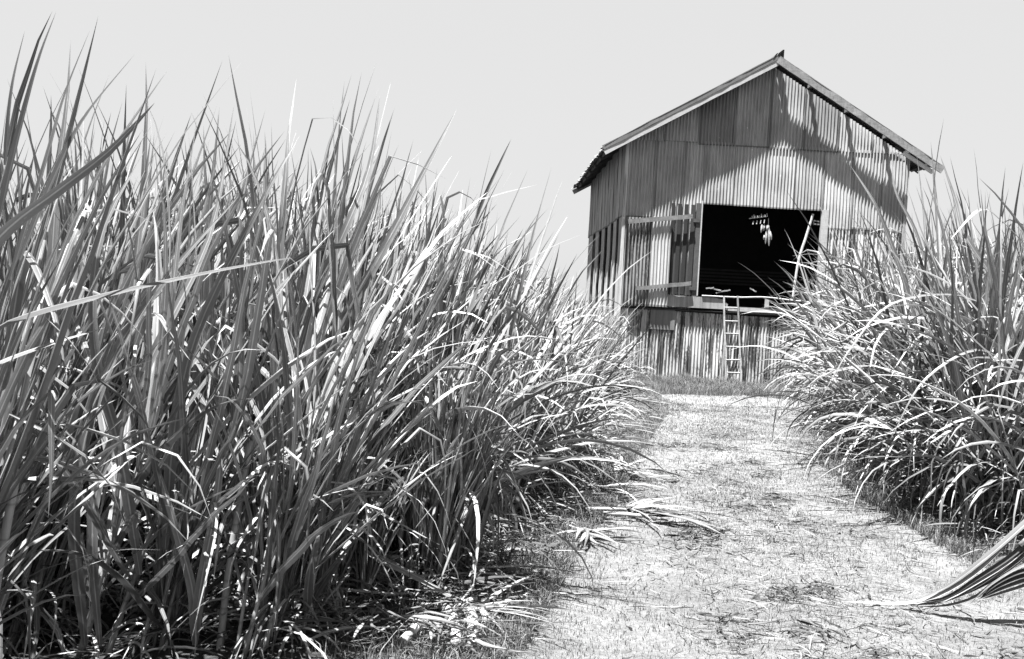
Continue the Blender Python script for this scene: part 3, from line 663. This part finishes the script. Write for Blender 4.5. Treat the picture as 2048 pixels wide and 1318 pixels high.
SLAB = ['thick pale cut cane stalk with dark rings pointing at the camera', 'second pale ringed cane stalk lying close beside the thick one', 'short bent cut cane stalk at the left of the heap', 'long cut cane stalk slanting up to the right out of the heap', 'thin cut cane stalk slanting over the dark leaf']
for k, (x0, y0, x1, y1, r) in enumerate(((912, 1318, 880, 1225, .026), (945, 1318, 925, 1222, .028), (800, 1318, 850, 1265, .022), (890, 1262, 1010, 1222, .016), (900, 1250, 950, 1210, .014))):
    p, q_ = gp(x0, y0, 0.04), gp(x1, y1, 0.07); P = spline([p, (p+q_)/2+np.array([0.02, 0, 0.03]), q_], 12)
    L = np.linalg.norm(q_-p); m_ = MB(); tn = np.where(np.arange(13) % 3 == 0, 0.5, 1.9); rr_ = np.where(np.arange(13) % 3 == 0, r*1.08, r)
    m_.tube(P, rr_, tn, 9); standalone(m_, 'cane_stalk', M_STALK, SLAB[k], 'cane stalk', 'cut cane stalks heaped at the field edge', True)
mb = MB(); mb.blade(spline([gp(905, 1262, 0.05), gp(990, 1265, 0.05), gp(1085, 1268, 0.04)], 10), 0.075, 0.16, side0=np.array([0, 1, 0.3]), point=False)
standalone(mb, 'fallen_leaf', M_DRY, 'dark broad fallen leaf lying level at the bottom corner of the left field', 'fallen leaf', None, True)
mb = MB(); mb.blade(spline([gp(985, 1125, 0.15), gp(1040, 1145, 0.08), gp(1090, 1172, 0.02)], 10), 0.03, 0.15, side0=np.array([0, 1, 0.3]))
standalone(mb, 'fallen_leaf', M_DRY, 'narrow dark leaf sloping down from the left field onto the turf', 'fallen leaf', None, True)
mb = MB(); mb.beam(gp(1078, 1112, 0.03), gp(1115, 1088, 0.05), 0.05, 0.04, 1.0, warp=0.003, n=4)
standalone(mb, 'wood_chunk', M_DARK, 'short dark chunk of wood lying at the edge of the left field', 'wood')
# big bent frond in the lower right corner
e = empty('fallen_frond', gp(1960, 1200)); tag(e, 'large bent cane frond drooping onto the turf in the lower right corner', 'fallen frond'); b0 = np.array(e.location)
def fl(pts, wd, tone, name='leaf', mt=M_LEAF, sd=(0.2, 1, 0.5)):
    P = spline([np.array(at(px, py, Y))-b0 for px, py, Y in pts], 16); m_ = MB(); m_.blade(P, wd, tone, side0=np.array(sd, float), twist=0.1, fold=0.35); m_.build(name, mt, e, True)
g = np.random.default_rng(8)
for k in range(8):
    o1, o2 = g.normal(0, 9), g.normal(0, 5)
    fl([(2110, 1010+k*7+o1, 5.35), (2030, 1083+k*8+o1, 5.35), (1960, 1133+k*7+o2, 5.4), (1890, 1183+k*3+o2, 5.5), (1830+g.uniform(-20, 20), 1204+k*1.2, 5.6)]+([(1760, 1207, 5.62), (1690, 1203, 5.65)] if k in (1, 3) else []), g.uniform(0.034, 0.058), [0.5, 1.0, 0.25, 0.9, 0.35, 0.7, 0.2, 0.5][k], mt=M_DRY)
for k in range(5):
    o1 = g.normal(0, 8)
    fl([(2110, 1110+k*12+o1, 5.25), (2040, 1135+k*10, 5.3), (1985, 1168+k*6, 5.35), (1940+g.uniform(-10, 25), 1206, 5.42)], g.uniform(0.02, 0.04), g.uniform(0.15, 0.9), mt=M_DRY)
m_ = MB(); m_.tube(spline([np.array(at(2160, 980, 5.3))-b0, np.array(at(2090, 1045, 5.3))-b0, np.array(at(2040, 1090, 5.33))-b0], 6), 0.014, 1.2); m_.build('stem', M_STALK, e, True)

# ------------------------------------------------------------------ turf, straw, undergrowth
def blades(n, xf, yf, hf, wf, tonef, seed, name, mat, label, cat, leanx=0.0):
    g = np.random.default_rng(seed); y = yf(g, n); x = xf(g, n, y); keep = np.ones(len(x), bool)
    if name == 'short_grass':                                  # thin along two worn wheel tracks
        rel = (x-edgeL(y))/(edgeR(y)-edgeL(y)); tr = np.exp(-((rel-0.27)/0.07)**2)+np.exp(-((rel-0.70)/0.09)**2)
        k_ = g.random(len(x)) > 0.7*tr*(0.7+0.3*np.sin(y*2+x)) + 0.55*(patch(x*0.6+3, y*0.7) < 0.8); x, y = x[k_], y[k_]
    h = hf(g, x, y); wd = wf(g, x, y); a = g.uniform(0, 2*PI, len(x)); z = gz(x, y)-0.004
    la = g.uniform(0, 2*PI, len(x)); ls = g.uniform(0.1, 1.0, len(x))*h
    c0 = np.stack([x, y, z], 1); s_ = np.stack([np.cos(a), np.sin(a), 0*a], 1)*wd[:, None]/2
    mid = c0+np.stack([np.cos(la)*ls*.35, np.sin(la)*ls*.35, h*0.6], 1); tip = c0+np.stack([np.cos(la)*ls, np.sin(la)*ls, h*(1-0.35*ls/h)], 1)
    v = np.stack([c0-s_, c0+s_, mid+s_*.7, mid-s_*.7, tip], 1).reshape(-1, 3); i = np.arange(len(x))*5
    tn = np.repeat(tonef(g, x, y), 5); uv = np.zeros((len(v), 2)); uv[:, 0] = 0.25; uv[:, 1] = np.repeat(g.uniform(0, 50, len(x)), 5)
    mb = MB(); mb.add(v, np.stack([i, i+1, i+2, i+3], 1), tn, uv); mb.f.append(np.stack([i+3, i+2, i+4], 1))
    return tag(mb.build(name, mat), label, cat, None, 'stuff')
def patch(x, y):
    t = np.sin(x*2.3+1.3*np.sin(y*1.1))*np.sin(y*1.7+np.sin(x*1.9))+0.6*np.sin(x*6.1+y*2.2)*np.sin(y*5.3-x*1.4)+0.4*np.sin(x*14+y*5)*np.sin(y*13-x*6)
    return np.clip(1.0+0.26*t, 0.5, 1.4)
def ydist(g, n): return 4.2*(19.0/4.2)**g.random(n)            # more blades near the camera
def xpath(g, n, y): return edgeL(y)-0.35 + g.random(n)*(edgeR(y)-edgeL(y)+0.7)
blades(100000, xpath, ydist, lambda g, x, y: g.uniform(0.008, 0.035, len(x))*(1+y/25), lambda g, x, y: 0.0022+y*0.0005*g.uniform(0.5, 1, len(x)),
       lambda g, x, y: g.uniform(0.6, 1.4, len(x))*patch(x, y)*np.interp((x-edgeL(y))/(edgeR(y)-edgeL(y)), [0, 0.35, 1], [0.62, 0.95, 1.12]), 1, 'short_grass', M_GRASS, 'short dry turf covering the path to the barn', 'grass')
def xedge(g, n, y):
    s_ = g.random(n) < 0.5; d = np.abs(g.normal(0, 0.30, n)); return np.where(s_, edgeL(y)+0.42-d, edgeR(y)-0.30+d)
blades(42000, xedge, ydist, lambda g, x, y: g.uniform(0.03, 0.14, len(x)), lambda g, x, y: 0.003+y*0.0005*g.uniform(0.5, 1, len(x)),
       lambda g, x, y: g.uniform(0.35, 1.3, len(x)), 2, 'verge_grass', M_GRASS, 'longer grass fringing both cane fields along the path', 'grass')
blades(38000, lambda g, n, y: 2.9+g.random(n)*6.0, lambda g, n: 19.0+3.85*g.random(n)**0.8, lambda g, x, y: g.uniform(0.08, 0.30, len(x))*(0.6+0.5*np.sin(x*3.1+y)**2), lambda g, x, y: g.uniform(0.004, 0.010, len(x)),
       lambda g, x, y: g.uniform(0.35, 1.1, len(x)), 3, 'tall_grass', M_GRASS, 'taller fine grass growing in front of the barn foot', 'grass')
# straw and leaf litter
def litter(n, seed, name, label, xf, yf, Lr, Wr, tr, zr=0.02):
    g = np.random.default_rng(seed); mb = MB()
    for k in range(n):
        y = yf(g); x = xf(g, y); a = g.uniform(0, 2*PI); P = arc([x, y, float(gz(x, y))+g.uniform(0.004, zr)], [math.cos(a), math.sin(a), g.uniform(-0.03, 0.16)], g.uniform(*Lr), g.uniform(0, 0.4), 1, None, g.normal(0, 1.0), 5)
        P[:, 2] = np.maximum(P[:, 2], gz(P[:, 0], P[:, 1])+0.004); mb.blade(P, g.uniform(*Wr), g.uniform(*tr), side0=np.array([-math.sin(a), math.cos(a), g.normal(0, 0.4)]), twist=g.normal(0, 1))
    return tag(mb.build(name, M_DRY), label, 'litter', None, 'stuff')
ylog = lambda g: 4.3*(19/4.3)**g.random()
litter(1800, 31, 'straw_litter', 'scattered dry straw and leaf scraps along the middle of the path', lambda g, y: (edgeL(y)*0.5+edgeR(y)*0.5)+g.normal(0, 0.55), ylog, (0.05, 0.3), (0.004, 0.011), (0.02, 0.8), 0.035)
litter(500, 34, 'leaf_litter', 'small dark leaf scraps scattered across the turf path', lambda g, y: g.uniform(edgeL(y)-0.1, edgeR(y)+0.1), ylog, (0.03, 0.13), (0.006, 0.022), (0.03, 0.4), 0.035)
gq = np.random.default_rng(5); HP = [(lambda y: (float((edgeL(y)*0.5+edgeR(y)*0.5)+gq.normal(0, 0.5)), y))(4.5*(15/4.5)**gq.random()) for _ in range(38)]
def hx(g, y): return HP[hx.k][0]+g.normal(0, 0.09)
def hy(g): hx.k = int(g.integers(0, len(HP))); return HP[hx.k][1]+g.normal(0, 0.08)
litter(1100, 35, 'litter_heaps', 'little dark tufts of rotting leaf litter along the middle of the path', hx, hy, (0.04, 0.16), (0.006, 0.02), (0.02, 0.35), 0.05)
litter(1900, 32, 'dead_thatch', 'tangled dead cane leaves piled along the foot of both fields', lambda g, y: (edgeL(y)+0.25-abs(g.normal(0, 0.5))) if g.random() < .6 else (edgeR(y)-0.1+abs(g.normal(0, 0.5))), ylog, (0.2, 0.6), (0.008, 0.02), (0.1, 0.75), 0.18)
# weeds
def weed_mesh(seed):
    g = np.random.default_rng(seed); lv, sm = MB(), MB()
    for k in range(g.integers(3, 6)):
        a = g.uniform(0, 2*PI); h = g.uniform(0.15, 0.4); P = arc([g.normal(0, .03), g.normal(0, .03), 0], [0.4*math.cos(a), 0.4*math.sin(a), 1], h, 0.4, 1, None, 0, 6); sm.tube(P, 0.003, 0.6, 4)
        for j in range(12):
            b_ = P[1+j//2 if 1+j//2 < 7 else 6]; az = g.uniform(0, 2*PI); L = g.uniform(0.03, 0.07)
            lv.blade(arc(b_, [math.cos(az), math.sin(az), g.uniform(0, 0.8)], L, 0.9, 1, None, 0, 4), L*0.5, g.uniform(0.6, 1.4), twist=g.normal(0, .5))
    return sm.mesh('stems', M_STALK), lv.mesh('leaves', M_WEED, True)
WM = [weed_mesh(k) for k in range(6)]
g = np.random.default_rng(77)
wp = []
for k in range(46):
    y = g.uniform(4.6, 13); wp.append((float(edgeL(y))+0.05-abs(g.normal(0, 0.35)), y, 'L'))
for k in range(34):
    y = g.uniform(7, 15); wp.append((float(edgeR(y))-0.05+abs(g.normal(0, 0.25)), y, 'R'))
for k, (px, py) in enumerate([(260, 1180), (300, 1120), (330, 1230), (420, 1250), (150, 1270), (500, 1270), (360, 1160)]):
    p = gp(px, max(py, 1240)); wp.append((p[0], p[1], 'C'))
WL = {'L': ('small leafy weed at the foot of the cane left of the path', 'weeds along the left field'), 'R': ('small leafy weed at the foot of the cane right of the path', 'weeds along the right field'), 'C': ('leafy weed among the nearest cane in the lower left corner', 'weeds in the lower left corner')}
for k, (x, y, s_) in enumerate(wp):
    e = empty('weed', (x, y, float(gz(x, y))), g.uniform(0, 6.28)); sc = g.uniform(0.6, 1.1)*(1.2 if s_ == 'C' else 1); e.scale = (sc,)*3; tag(e, WL[s_][0], 'weed', WL[s_][1])
    for me, nm in zip(WM[k % 6], ('stems', 'leaves')):
        o = bpy.data.objects.new(nm, me); COL.objects.link(o); o.parent = e
